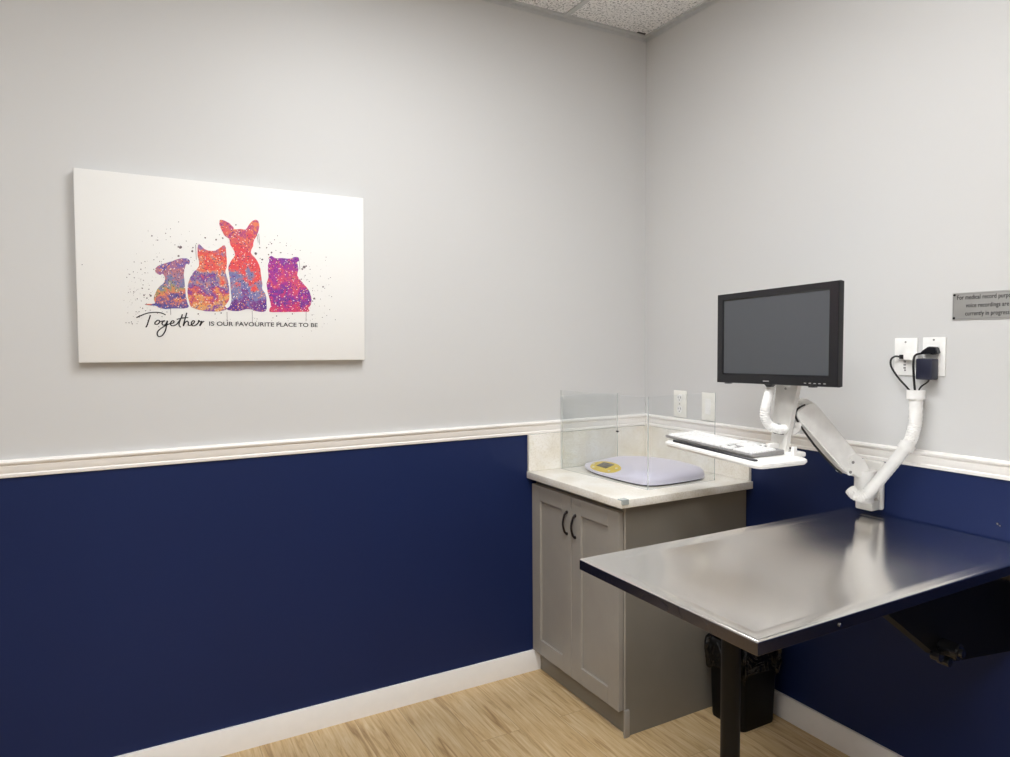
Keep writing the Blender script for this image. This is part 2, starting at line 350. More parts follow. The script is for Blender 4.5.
ART = {"terrier":[[-2.1415,1.7504],[-2.143,1.7385],[-2.1303,1.7271],[-2.1211,1.7314],[-2.1138,1.7164],[-2.1191,1.701],[-2.1345,1.6859],[-2.1453,1.6657],[-2.1506,1.6458],[-2.1481,1.6312],[-2.1748,1.6294],[-2.1749,1.6255],[-2.1466,1.6233],[-2.1366,1.6182],[-2.1157,1.6132],[-2.0945,1.6155],[-2.0471,1.6183],[-2.0489,1.6413],[-2.0524,1.6682],[-2.0545,1.7018],[-2.0562,1.7286],[-2.0517,1.7557],[-2.047,1.768],[-2.039,1.7664],[-2.0362,1.78],[-2.0434,1.7856],[-2.0557,1.787],[-2.0742,1.7828],[-2.0897,1.7753],[-2.1141,1.7662],[-2.1292,1.7602]],"cat":[[-2.0091,1.8333],[-2.0046,1.8376],[-1.9924,1.8248],[-1.9768,1.8169],[-1.9545,1.8181],[-1.9381,1.8293],[-1.925,1.8383],[-1.9193,1.8304],[-1.9186,1.8098],[-1.9167,1.7858],[-1.9186,1.7616],[-1.9229,1.7476],[-1.917,1.7237],[-1.9126,1.6961],[-1.9121,1.665],[-1.9159,1.6441],[-1.9275,1.6265],[-1.9213,1.6162],[-1.9475,1.6075],[-1.9795,1.6071],[-2.0111,1.6114],[-2.0358,1.6212],[-2.0416,1.6381],[-2.0458,1.6616],[-2.0449,1.692],[-2.036,1.7227],[-2.0229,1.7435],[-2.01,1.7575],[-2.0064,1.7746],[-2.0107,1.7981]],"dog":[[-1.9355,1.9252],[-1.9226,1.9248],[-1.9066,1.9171],[-1.8939,1.9043],[-1.8863,1.8959],[-1.8677,1.8993],[-1.8512,1.8983],[-1.8407,1.9151],[-1.827,1.93],[-1.8134,1.9346],[-1.8056,1.9247],[-1.8061,1.9036],[-1.8148,1.8785],[-1.8254,1.8603],[-1.8279,1.8427],[-1.8351,1.8248],[-1.8353,1.8143],[-1.8203,1.7975],[-1.8075,1.77],[-1.8035,1.7384],[-1.8001,1.7103],[-1.8007,1.689],[-1.7895,1.6716],[-1.7869,1.6397],[-1.791,1.6112],[-1.8217,1.6093],[-1.8485,1.6174],[-1.8753,1.6114],[-1.9018,1.6096],[-1.9226,1.6162],[-1.9112,1.6268],[-1.9059,1.6512],[-1.9076,1.6859],[-1.9086,1.7205],[-1.9129,1.7549],[-1.9105,1.7723],[-1.9002,1.7901],[-1.89,1.8058],[-1.8928,1.8216],[-1.9034,1.8417],[-1.9081,1.862],[-1.9208,1.8715],[-1.93,1.888],[-1.9378,1.9114]],"kitten":[[-1.7759,1.8033],[-1.7654,1.8095],[-1.7518,1.8024],[-1.7274,1.8036],[-1.6993,1.8036],[-1.685,1.8094],[-1.6707,1.8087],[-1.6674,1.7958],[-1.6747,1.7926],[-1.6717,1.7652],[-1.6758,1.7434],[-1.6585,1.7186],[-1.6373,1.6938],[-1.6271,1.6648],[-1.6277,1.6392],[-1.6389,1.6243],[-1.6356,1.6119],[-1.6753,1.6092],[-1.7251,1.6085],[-1.767,1.6079],[-1.7786,1.6113],[-1.7719,1.6328],[-1.7762,1.6541],[-1.7823,1.6825],[-1.7851,1.7108],[-1.7777,1.7323],[-1.7792,1.7536],[-1.7787,1.7748],[-1.7741,1.7928]],"word":[[[-2.2043,1.5834],[-2.1925,1.5893],[-2.1758,1.5969],[-2.1591,1.6008],[-2.1425,1.6018],[-2.1282,1.5994],[-2.1163,1.5934]],[[-2.1623,1.5923],[-2.1683,1.5737],[-2.1735,1.5578],[-2.1777,1.5512]],[[-2.1433,1.5734],[-2.1495,1.5672],[-2.1489,1.5625],[-2.1425,1.5614],[-2.1364,1.5673],[-2.1357,1.5735],[-2.1409,1.5753],[-2.1445,1.5734]],[[-2.1358,1.57],[-2.129,1.5719],[-2.1193,1.5736],[-2.1255,1.5701],[-2.1281,1.5634],[-2.1234,1.5586],[-2.116,1.5634],[-2.1116,1.5736],[-2.1151,1.5554],[-2.1192,1.5394],[-2.1281,1.5247],[-2.1378,1.5202],[-2.1436,1.526],[-2.1421,1.5367],[-2.1322,1.5474],[-2.1199,1.5559],[-2.1051,1.5635],[-2.0941,1.5662],[-2.0915,1.5722],[-2.0963,1.5738],[-2.1014,1.5675],[-2.1016,1.5595],[-2.0944,1.5568],[-2.0832,1.5623],[-2.0704,1.5812],[-2.0646,1.5961]],[[-2.0704,1.5812],[-2.0764,1.561],[-2.0713,1.5515]],[[-2.0828,1.5784],[-2.0654,1.5832],[-2.0468,1.585]],[[-2.0506,1.6017],[-2.0555,1.5854],[-2.0632,1.557],[-2.0572,1.5678],[-2.0504,1.5733],[-2.0468,1.5679],[-2.0471,1.5597],[-2.0401,1.559],[-2.0312,1.5653],[-2.0273,1.5721],[-2.0322,1.5742],[-2.0374,1.5666],[-2.0352,1.5579],[-2.0264,1.5579],[-2.0161,1.5667],[-2.0139,1.5755],[-2.0097,1.5709],[-2.0038,1.5728],[-2.0091,1.564],[-2.0101,1.5572],[-2.0035,1.5682],[-1.9965,1.5729]]],"drips":[[[-1.9216,1.6058],[-1.9218,1.5732]],[[-1.8372,1.6105],[-1.8372,1.5611]],[[-1.6465,1.611],[-1.648,1.5751]],[[-2.0165,1.8349],[-2.0155,1.7843]],[[-2.1006,1.6148],[-2.1006,1.5934]],[[-1.8079,1.886],[-1.8055,1.8475]],[[-1.8146,1.889],[-1.8101,1.8543]],[[-1.6693,1.8087],[-1.666,1.7655]]],"spots":[[-2.0638,1.8234,0.0056],[-2.0699,1.8244,0.0031],[-2.0272,1.8121,0.0037],[-2.0249,1.8243,0.0025],[-1.9851,1.8605,0.0031],[-1.9502,1.8559,0.0031],[-1.9288,1.8628,0.0031],[-1.8839,1.9119,0.0025],[-2.0708,1.7936,0.0037],[-1.8198,1.8151,0.005],[-1.798,1.7951,0.0037],[-1.8058,1.837,0.0025],[-1.7819,1.8383,0.0025],[-1.7651,1.8216,0.0031],[-1.7643,1.8535,0.0025],[-1.65,1.7749,0.0056],[-1.6427,1.7789,0.0031],[-1.6573,1.7673,0.0037],[-1.6162,1.6599,0.0043],[-1.6223,1.6503,0.0025],[-1.5821,1.7043,0.0031],[-2.1592,1.6574,0.0037],[-2.1837,1.6811,0.0025],[-2.1858,1.7432,0.0019],[-2.15,1.8564,0.0025],[-2.1327,1.8431,0.0019],[-2.108,1.8671,0.0019],[-2.0925,1.8834,0.0015],[-2.0146,1.5978,0.0025],[-1.9606,1.5984,0.0019],[-1.9411,1.6021,0.0025],[-1.7534,1.5938,0.0025],[-1.6969,1.6016,0.0025],[-1.6249,1.5988,0.0019],[-1.6618,1.7294,0.0025],[-1.6471,1.7445,0.0019],[-1.6331,1.7231,0.0019],[-1.6284,1.7671,0.0019],[-2.1798,1.6582,0.0025],[-2.1712,1.6486,0.0025],[-2.1644,1.6784,0.0019],[-1.7536,1.8683,0.0019],[-1.7339,1.8233,0.0025],[-1.7756,1.8139,0.0025],[-1.7429,1.8832,0.0019],[-2.1476,1.7449,0.0019],[-2.1289,1.7721,0.0019],[-1.6918,1.8184,0.0019],[-1.7123,1.8495,0.0019]],"caps":[[-1.9819,1.5571],[-1.606,1.5522],[-1.9815,1.5722],[-1.6056,1.5683]]}
MON = {'c': (-.435, -1.123, 1.503), 'w': .512, 'h': .307, 't': .097}
LIGHTS = [(-1.385, -1.47, 20.5), (-2.605, -2.69, 26)]
EXPO = 0
# ------------------------------------------------------------------ the room
H = 2.944; XW = -4.2; YW = -4.4; T = .12
bm = B(); box(bm, XW-T, T, YW-T, T, -.1, 0); struct(link('floor', bm, M['floor'], smooth=False))
bm = B(); box(bm, XW-T, T, 0, T, 0, H+.1); struct(link('wall_left', bm, M['wall'], smooth=False))
bm = B(); box(bm, 0, T, YW-T, 0, 0, H+.1); struct(link('wall_right', bm, M['wall'], smooth=False))
bm = B(); box(bm, XW-T, XW, YW-T, 0, 0, H+.1); struct(link('wall_front', bm, M['wall'], smooth=False))
bm = B(); box(bm, XW, 0, YW-T, YW, 0, H+.1); struct(link('wall_back', bm, M['wall'], smooth=False))
bm = B(); box(bm, XW, 0, YW, 0, H, H+.1)
ceil = struct(link('ceiling', bm, M['tile'], smooth=False))
# suspended grid and wall angle
bm = B()
xs = [-.47 - .61*i for i in range(7)]
for x in xs: box(bm, x-.012, x+.012, YW+.02, -.02, H-.006, H-.0005)
ys = [-.86 - 1.22*i for i in range(3)]
for y in ys: box(bm, XW+.02, -.02, y-.012, y+.012, H-.0058, H-.0004)
struct(link('trim_1', bm, M['tbar'], smooth=False))
bm = B()
box(bm, XW, 0, -.022, -.0005, H-.008, H-.0005); box(bm, -.022, -.0005, YW, -.022, H-.008, H-.0005)
box(bm, XW, 0, -.002, -.0003, H-.024, H-.0005); box(bm, -.002, -.0003, YW, -.002, H-.024, H-.0005)
struct(link('trim_2', bm, M['tbar'], smooth=False))
bm = B(); box(bm, -.075, -.03, -.034, -.024, H-.003, H-.0005)
link('tile_gap_shade', bm, M['black_plastic'], ceil, smooth=False)  # solid dark sliver stands in for the shade of a small ceiling gap

# chair rail: moulded profile (depth, height)
RB, RT = 1.079, 1.1353
prof = [(0, RB), (.007, RB), (.009, RB+.004), (.009, RB+.010), (.006, RB+.013), (.009, RB+.018), (.0105, RB+.026), (.0125, RB+.033),
        (.0130, RB+.036), (.0110, RB+.038), (.0110, RB+.0395), (.0155, RB+.041), (.0185, RB+.045), (.0195, RB+.050), (.0175, RB+.0545), (.014, RT), (0, RT)]
def rail(bm, prof, axis, far):
    a = []; b = []
    for dp, z in prof:
        if axis == 'x': a.append(bm.verts.new((-dp, -dp, z))); b.append(bm.verts.new((far, -dp, z)))
        else: a.append(bm.verts.new((-dp, -dp, z))); b.append(bm.verts.new((-dp, far, z)))
    n = len(prof); bm.faces.new(a); bm.faces.new(b[::-1])
    for i in range(n): bm.faces.new((a[i], b[i], b[(i+1) % n], a[(i+1) % n]))
bm = B(); rail(bm, prof, 'x', XW); struct(link('trim_3', bm, M['white_trim']))
bm = B(); rail(bm, prof, 'y', YW); struct(link('trim_4', bm, M['white_trim']))
# baseboards
BB = .0935
bp = [(0, 0), (.014, 0), (.014, BB-.004), (.012, BB), (0, BB)]
bm = B(); rl = [(-.618, 'a')]
a = [bm.verts.new((-.6208, -dp, z)) for dp, z in bp]; b = [bm.verts.new((XW, -dp, z)) for dp, z in bp]
bm.faces.new(a); bm.faces.new(b[::-1])
for i in range(5): bm.faces.new((a[i], b[i], b[(i+1) % 5], a[(i+1) % 5]))
struct(link('baseboard_left', bm, M['white_trim']))
bm = B()
a = [bm.verts.new((-dp, -.657, z)) for dp, z in bp]; b = [bm.verts.new((-dp, YW, z)) for dp, z in bp]
bm.faces.new(a); bm.faces.new(b[::-1])
for i in range(5): bm.faces.new((a[i], b[i], b[(i+1) % 5], a[(i+1) % 5]))
struct(link('baseboard_right', bm, M['white_trim']))

# ------------------------------------------------------------------ canvas print on the left wall
cx, cz, cw, ch, cd = -1.8965, 1.7425, .947, .620, .034
rot = Matrix.Translation((cx, 0, cz)) @ Matrix.Rotation(math.radians(.55), 4, 'Y') @ Matrix.Translation((-cx, 0, -cz))
cv = thing('canvas_print', (cx, 0, cz-ch/2), 'white stretched canvas print of four colourful splattered pets on the left wall', 'picture')
bm = B(); box(bm, cx-cw/2, cx+cw/2, -cd-.001, -.0003, cz-ch/2, cz+ch/2, .002, 2)
link('canvas', bm, M['canvas'], cv, M4=rot)
YF = -cd-.001
def cut(poly, yf=YF-.0002, th=.0006):
    bm = B(); vs = [bm.verts.new((x, yf, z)) for x, z in poly]; f = bm.faces.new(vs)
    r = bmesh.ops.extrude_face_region(bm, geom=[f])
    for v in r['geom']:
        if isinstance(v, bmesh.types.BMVert): v.co.y -= th
    return bm
def round_poly(poly):
    P = [Vector((x, 0, z)) for x, z in poly]; n = len(P); out = []
    for i in range(n):
        p0, p1, p2, p3 = P[i-1], P[i], P[(i+1) % n], P[(i+2) % n]
        for k in range(3):
            t = k/3; q = .5*((2*p1) + (p2-p0)*t + (2*p0-5*p1+4*p2-p3)*t*t + (3*p1-p0-3*p2+p3)*t**3)
            out.append((q.x + random.uniform(-.0006, .0006), q.z + random.uniform(-.0006, .0006)))
    return out
blue, purple, mauve, red, orange, yellow, olive, magenta, navy_, grey_ = (70, 80, 160), (118, 60, 150), (140, 118, 168), (224, 72, 78), (226, 128, 92), (226, 170, 96), (160, 150, 96), (176, 52, 140), (72, 52, 150), (140, 130, 160)
specs = {'terrier': ('painted_terrier', [blue, (100, 80, 140), orange, olive, (112, 120, 170), (190, 120, 120), (122, 92, 160), (100, 90, 170)], 0),
         'cat': ('painted_cat', [purple, yellow, (210, 90, 90), purple, grey_, orange, red, (222, 96, 84), mauve], 3.1),
         'dog': ('painted_dog', [(92, 48, 140), (130, 60, 130), (112, 120, 178), grey_, (228, 84, 84), red, (214, 78, 104), (222, 112, 88), (176, 60, 130), orange], 5.7),
         'kitten': ('painted_kitten', [(214, 70, 96), (196, 50, 120), (96, 50, 150), (176, 46, 140), (216, 80, 104), magenta, (150, 46, 150), (130, 60, 160)], 9.3)}
for k, (nm, st, seed) in specs.items():
    zs = [z for x, z in ART[k]]
    link(nm, cut(round_poly(ART[k])), paint_mat(nm + '_paint', st, min(zs)-.01-(cz-ch/2), max(zs)+.01-(cz-ch/2), seed), cv, smooth=False, M4=None)
def ribbon(bm, pts, w, yf):
    P = smooth_path([(x, 0, z) for x, z in pts], 6)
    L = []
    for i, p in enumerate(P):
        t = (P[min(i+1, len(P)-1)] - P[max(i-1, 0)]).normalized(); nrm = Vector((-t.z, 0, t.x))
        ww = w*(.72 + .28*abs(t.z))
        L.append((bm.verts.new(p + nrm*ww + Vector((0, yf, 0))), bm.verts.new(p - nrm*ww + Vector((0, yf, 0)))))
    for a, b in zip(L, L[1:]): bm.faces.new((a[0], a[1], b[1], b[0]))
bm = B()
for i, s in enumerate(ART['word']): ribbon(bm, s, .0021, YF-.0012-.00005*i)
link('script_lettering', bm, M['ink'], cv, smooth=False)
# caption in capitals
mt = Matrix.Translation((-1.982, YF-.0006, 1.5578)) @ Matrix.Rotation(math.radians(.7), 4, 'Y') @ Matrix.Rotation(math.pi/2, 4, 'X')
cap = text_mesh('capital_lettering', 'IS OUR FAVOURITE PLACE TO BE', .0205, mt, M['ink'], cv, weight=.0003, spacing=1.0)
xsx = [v.co.x for v in cap.data.vertices]; s = .3755/(max(xsx)-min(xsx)); m0 = min(xsx)
for v in cap.data.vertices: v.co.x = m0 + (v.co.x-m0)*s
bm = B()
for i, s in enumerate(ART['drips']): ribbon(bm, s, .0007, YF-.0006-.0001*i)
def dot(bm, x, z, r, yf):
    n = 9; vs = [bm.verts.new((x + r*math.cos(k*2*math.pi/n)*random.uniform(.75, 1.15), yf, z + r*math.sin(k*2*math.pi/n)*random.uniform(.75, 1.15))) for k in range(n)]
    bm.faces.new(vs)
cnt = 0
for x, z, r in ART['spots']:
    dot(bm, x, z, r, YF-.0009 - cnt*.000002); cnt += 1
for (ox, oz, sx, sz, n) in ((-2.16, 1.70, .045, .05, 70), (-2.06, 1.80, .07, .05, 60), (-1.70, 1.74, .06, .05, 80), (-1.63, 1.66, .05, .05, 60), (-1.88, 1.575, .15, .01, 60), (-2.19, 1.64, .03, .04, 60), (-1.80, 1.83, .10, .03, 30)):
    for i in range(n):
        dot(bm, random.gauss(ox, sx), random.gauss(oz, sz), random.choice((.0007, .0009, .0012, .0016)), YF-.0009-cnt*.000002); cnt += 1
sp = link('paint_splatter', bm, M['ink_grey'], cv, smooth=False); sp['kind'] = 'stuff'

# ------------------------------------------------------------------ cabinet
cab = thing('base_cabinet', (-.31, -.33, 0), 'greige two-door shaker base cabinet standing in the room corner', 'cabinet')
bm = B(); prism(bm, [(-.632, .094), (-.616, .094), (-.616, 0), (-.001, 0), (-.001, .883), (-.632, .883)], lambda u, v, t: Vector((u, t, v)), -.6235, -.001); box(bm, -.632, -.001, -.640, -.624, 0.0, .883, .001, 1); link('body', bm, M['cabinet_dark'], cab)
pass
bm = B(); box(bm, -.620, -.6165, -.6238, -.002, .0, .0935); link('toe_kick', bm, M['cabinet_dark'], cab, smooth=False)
def shaker(y0, y1, z0, z1, parent):
    bm = B(); xf, xb = -.6555, -.6335; s = .067; r = .010
    box(bm, xf, xb, y0, y0+s, z0, z1, .0012, 1); box(bm, xf, xb, y1-s, y1, z0, z1, .0012, 1)
    box(bm, xf, xb, y0+s, y1-s, z0, z0+s, .0012, 1); box(bm, xf, xb, y0+s, y1-s, z1-s, z1, .0012, 1)
    box(bm, xf+r, xb, y0+s-.002, y1-s+.002, z0+s-.002, z1-s+.002)
    return link('door', bm, M['cabinet'], parent)
def pull(yc, z0, z1, parent):
    bm = B(); x0 = -.6555
    tube(bm, [(x0, yc, z0+.006), (x0-.010, yc, z0+.012), (x0-.018, yc, z0+.032), (x0-.021, yc, (z0+z1)/2), (x0-.018, yc, z1-.032), (x0-.010, yc, z1-.012), (x0, yc, z1-.006)],
         lambda t: .0042+.001*abs(2*t-1), 10, 6)
    for z in (z0+.006, z1-.006): cyl(bm, (x0+.0005, yc, z), (x0-.005, yc, z), .0072, .0058, 14)
    return link('handle', bm, M['bronze'], parent)
dA = shaker(-.3125, -.004, .096, .857, cab); pull(-.284, .690, .792, dA)
dB = shaker(-.6265, -.3155, .096, .857, cab); pull(-.3445, .688, .790, dB)
bm = B(); box(bm, -.6355, -.6325, -.6405, -.630, .094, .88, .0008, 1); link('corner_stile', bm, M['cabinet'], cab)
bm = B(); prism(bm, [(0, 0), (.012, 0), (.0175, .006), (.017, .10), (.012, .107), (0, .107)], lambda u, v, t: Vector((-.636+t, -.641-u*.55, v)), -.008, .016)
bmesh.ops.bevel(bm, geom=list(bm.edges), offset=.0015, segments=2, affect='EDGES'); link('corner_foot', bm, M['cabinet'], cab)

# ------------------------------------------------------------------ countertop and backsplash
bm = B(); box(bm, -.681, -.001, -.674, -.001, .8835, .914, .002, 2)
ct = link('countertop', bm, M['quartz'], base=(-.33, -.34, .8835)); tag(ct, 'cream speckled quartz countertop slab on the greige corner cabinet', 'countertop')
bs = thing('backsplash', (-.02, -.02, .9145), 'low cream quartz backsplash around the corner behind the clear guard', 'backsplash')
bm = B(); box(bm, -.6765, -.001, -.016, -.001, .9145, 1.0775, .001, 1); link('panel', bm, M['quartz'], bs)
bm = B(); box(bm, -.016, -.001, -.665, -.0165, .9145, 1.0775, .001, 1); link('panel', bm, M['quartz'], bs)
bm = B()
box(bm, -.680, -.650, -.6805, -.6775, .898, .9165, .001, 1); box(bm, -.6805, -.6775, -.6805, -.651, .898, .9165, .001, 1); box(bm, -.6805, -.650, -.6805, -.651, .9145, .917, .001, 1)
tag(link('corner_protector', bm, M['acrylic_edge'], base=(-.66, -.67, .898)), 'small clear plastic bumper capping the outer corner of the countertop', 'corner guard')

# ------------------------------------------------------------------ clear guard
g = thing('acrylic_guard', (-.35, -.3, .9145), 'clear acrylic sheets boxing in the white weighing scale on the countertop', 'guard')
def sheet(a, b, z0, z1, th=.004):
    a = Vector((a[0], a[1], 0)); b = Vector((b[0], b[1], 0)); d = (b-a).normalized(); n = Vector((-d.y, d.x, 0))*th/2
    bm = B(); lo = [bm.verts.new(p + Vector((0, 0, z0))) for p in (a-n, b-n, b+n, a+n)]; hi = [bm.verts.new(p + Vector((0, 0, z1))) for p in (a-n, b-n, b+n, a+n)]
    bm.faces.new(lo).material_index = 1; bm.faces.new(hi[::-1]).material_index = 1
    for i in range(4):
        f = bm.faces.new((lo[i], lo[(i+1) % 4], hi[(i+1) % 4], hi[i])); f.material_index = 0 if i in (0, 2) else 1
    return bm
link('panel', sheet((-.513, -.027), (-.478, -.580), .9145, 1.273), [M['acrylic'], M['acrylic_edge']], g, smooth=False)
link('panel', sheet((-.475, -.581), (-.118, -.5765), .9145, 1.277), [M['acrylic'], M['acrylic_edge']], g, smooth=False)
link('panel', sheet((-.507, -.0275), (-.192, -.0275), .9145, 1.246), [M['acrylic'], M['acrylic_edge']], g, smooth=False)
bm = B(); cyl(bm, (-.190, -.017, 1.062), (-.190, -.031, 1.062), .0035, seg=12); link('fixing_screw', bm, M['black_metal'], g)

# ------------------------------------------------------------------ weighing scale
sw = thing('weighing_scale', (-.29, -.30, .9145), 'white contoured pet weighing scale with yellow display panel on the countertop', 'scale')
ol = [(-.385, -.040), (-.440, -.120), (-.470, -.230), (-.474, -.340), (-.470, -.440), (-.458, -.515), (-.425, -.553), (-.360, -.564), (-.260, -.562), (-.165, -.550),
      (-.120, -.520), (-.100, -.460), (-.092, -.360), (-.096, -.250), (-.120, -.150), (-.170, -.085), (-.240, -.050), (-.315, -.036)]
def cr_closed(P, k=4):
    out = []; n = len(P); P = [Vector((*p, 0)) for p in P]
    for i in range(n):
        p0, p1, p2, p3 = P[i-1], P[i], P[(i+1) % n], P[(i+2) % n]
        for j in range(k):
            t = j/k; q = .5*((2*p1) + (p2-p0)*t + (2*p0-5*p1+4*p2-p3)*t*t + (3*p1-p0-3*p2+p3)*t**3); out.append((q.x, q.y))
    return out
OL = cr_closed(ol); sc0 = Vector((-.285, -.315))
def scale_top(x, y, f):      # f = 0 centre .. 1 rim ; head end is lower
    h = .044 + .012*math.sin(min(1, max(0, (-y-.03)/.53))*math.pi*.55)
    return .922 + (h-.004)*(1 - f**5)**.55 + .004*(1-f) * 0
def dome(levels):
    bm = B(); rings = []
    for f, fn in levels:
        rings.append([bm.verts.new((sc0.x + (x-sc0.x)*f, sc0.y + (y-sc0.y)*f, fn(x, y))) for x, y in OL])
    for a, b in zip(rings, rings[1:]):
        n = len(a)
        for i in range(n): bm.faces.new((a[i], a[(i+1) % n], b[(i+1) % n], b[i]))
    bm.faces.new(rings[0][::-1]); bm.faces.new(rings[-1]); return bm
def sstep(a, b, v): t = min(1, max(0, (v-a)/(b-a))); return t*t*(3-2*t)
def hh(x, y): return .038 + .008*min(1, max(0, (-y-.05)/.3))
def slope_w(x, y): return (1-sstep(-.40, -.20, x))*(1-sstep(.33, .50, -y))
def top_z(f, x, y):          # x, y on the outline
    steep = (1-f**10)**.5 if f < 1 else 0
    soft = 1-.80*f**2.2
    lo = .30; st = lo + (1-lo)*steep; w_ = slope_w(x, y)
    return .9215 + hh(x, y)*(st*(1-w_) + soft*w_)
lv = [(.975, lambda x, y: .9205), (1.0, lambda x, y: .9212)]
for f in (1.0, .99, .97, .94, .90, .85, .78, .7, .6, .5, .4, .25): lv.append((f, (lambda f: lambda x, y: top_z(f, x, y))(f)))
link('tray', dome(lv), M['scale_white'], sw)
link('base_rim', dome([(.93, lambda x, y: .915), (.97, lambda x, y: .9155), (.975, lambda x, y: .9203)]), M['rubber'], sw)
def surf(x, y):
    dx, dy = x-sc0.x, y-sc0.y; best = None
    for k in range(len(OL)):
        a, b = OL[k], OL[(k+1) % len(OL)]
        ax_, ay_, bx_, by_ = a[0]-sc0.x, a[1]-sc0.y, b[0]-sc0.x, b[1]-sc0.y
        ex, ey = bx_-ax_, by_-ay_; den = dx*ey - dy*ex
        if abs(den) < 1e-9: continue
        t = (ax_*ey - ay_*ex)/den; q = (ax_*dy - ay_*dx)/den
        if t > 0 and -1e-6 <= q <= 1+1e-6: best = (1/t, a[0]+ex*q, a[1]+ey*q)
    return top_z(min(1, best[0]), best[1], best[2])
def patch(poly, lift, n=6):
    c = Vector((sum(p[0] for p in poly)/len(poly), sum(p[1] for p in poly)/len(poly))); bm = B(); prev = None
    c_v = bm.verts.new((c.x, c.y, surf(c.x, c.y)+lift))
    for k in range(1, n+1):
        ring = []
        for p in poly:
            x, y = c.x+(p[0]-c.x)*k/n, c.y+(p[1]-c.y)*k/n; ring.append(bm.verts.new((x, y, surf(x, y)+lift)))
        m = len(ring)
        for i in range(m):
            if prev is None: bm.faces.new((c_v, ring[i], ring[(i+1) % m]))
            else: bm.faces.new((prev[i], prev[(i+1) % m], ring[(i+1) % m], ring[i]))
        prev = ring
    low = [bm.verts.new(v.co - Vector((0, 0, lift+.003))) for v in prev]
    for i in range(len(low)): bm.faces.new((prev[i], prev[(i+1) % len(low)], low[(i+1) % len(low)], low[i]))
    return bm
dl = [(-.395, -.105), (-.440, -.150), (-.462, -.215), (-.466, -.285), (-.452, -.335), (-.425, -.345), (-.400, -.315), (-.372, -.245), (-.355, -.180), (-.352, -.130), (-.370, -.105)]
dp_ = link('display_panel', patch(cr_closed(dl, 3), .0015), M['yellow'], sw)
link('display', patch([(-.372, -.160), (-.425, -.175), (-.438, -.262), (-.392, -.262)], .0035), M['lcd'], dp_)
for x, y in ((-.440, -.175), (-.405, -.130), (-.450, -.300), (-.420, -.312)):
    bm = B(); z = surf(x, y); cyl(bm, (x, y, z-.003), (x, y, z+.0032), .006, seg=14); link('button', bm, M['ivory_plastic'], dp_)

# ------------------------------------------------------------------ steel table
TZ = .8975; tx0, tx1, ty0, ty1 = -1.168, -.006, -1.7185, -1.107; th = .031
tb = thing('exam_table', (-.91, -1.41, 0), 'stainless steel wall-mounted examination table on a single black post', 'table')
bm = B()
rw = .045; lip = .004; dip = .0065
def quadring(pa, pb):
    for i in range(4): bm.faces.new((pa[i], pa[(i+1) % 4], pb[(i+1) % 4], pb[i]))
def rect(i, z): return [bm.verts.new(p) for p in ((tx0+i, ty0+i, z), (tx1-i, ty0+i, z), (tx1-i, ty1-i, z), (tx0+i, ty1-i, z))]
r = [rect(.0, TZ-.0045), rect(.0005, TZ-.0026), rect(.0014, TZ-.0012), rect(.0026, TZ-.0003), rect(.0045, TZ), rect(.008, TZ), rect(rw, TZ-dip+.001)]
for a, b in zip(r, r[1:]): quadring(a, b)
# slightly dished centre sheet
nx, ny = 30, 18; gx0, gx1, gy0, gy1 = tx0+rw, tx1-rw, ty0+rw, ty1-rw; grid = []
for a_ in range(nx+1):
    row = []
    for b_ in range(ny+1):
        u = 2*a_/nx-1; v = 2*b_/ny-1
        row.append(bm.verts.new((gx0+(gx1-gx0)*a_/nx, gy0+(gy1-gy0)*b_/ny, TZ-dip+.001-.0085*(1-u*u)*(1-v*v*v*v))))
    grid.append(row)
for a_ in range(nx):
    for b_ in range(ny): bm.faces.new((grid[a_][b_], grid[a_+1][b_], grid[a_+1][b_+1], grid[a_][b_+1]))
link('tabletop', bm, M['steel'], tb)
bm = B(); r = [rect(.002, TZ-.0046), rect(0, TZ-.0047), rect(0, TZ-th+.001), rect(.001, TZ-th), rect(.02, TZ-th), rect(.02, TZ-.019)]
for a, b in zip(r, r[1:]): quadring(a, b)
bm.faces.new(r[-1])
link('rim', bm, M['steel_edge_shaded'], tb)
bm = B(); cyl(bm, (-.91, -1.41, .012), (-.91, -1.41, TZ-.020), .0245, seg=32); link('leg', bm, M['black_metal'], tb)
bm = B(); cyl(bm, (-.91, -1.41, 0.0005), (-.91, -1.41, .012), .055, .05, seg=32); link('foot', bm, M['black_metal'], tb)
bm = B(); box(bm, -.99, -.83, -1.49, -1.33, TZ-.026, TZ-.0195, .001, 1); link('post_plate', bm, M['black_metal'], tb)
br = link('support_bracket', (lambda b_: (prism(b_, [(-.684, .8655), (-.380, .655), (-.322, .621), (-.002, .580), (-.002, .8655)], lambda u, v, t: Vector((u, t, v)), -1.630, -1.618), b_)[1])(B()), M['black_metal'], tb, smooth=False)
bm = B(); prism(bm, [(-.688, .8655), (-.384, .651), (-.376, .660), (-.668, .8655)], lambda u, v, t: Vector((u, t, v)), -1.636, -1.600); link('flange', bm, M['black_metal'], br, smooth=False)
bm = B(); cyl(bm, (-.372, -1.632, .678), (-.372, -1.682, .678), .023, .022, 28)
bmesh.ops.bevel(bm, geom=[e for e in bm.edges if len(e.link_faces) == 2 and e.calc_face_angle() > 1], offset=.003, segments=2, affect='EDGES')
cyl(bm, (-.372, -1.68, .678), (-.372, -1.69, .678), .012, .01, 20)
link('pivot_knob', bm, M['black_gloss'], br)
bm = B(); cyl(bm, (-.408, -1.632, .665), (-.408, -1.655, .665), .014, .014, 20); cyl(bm, (-.380, -1.632, .645), (-.380, -1.662, .645), .011, .011, 20); link('pivot_bolt', bm, M['black_gloss'], br)
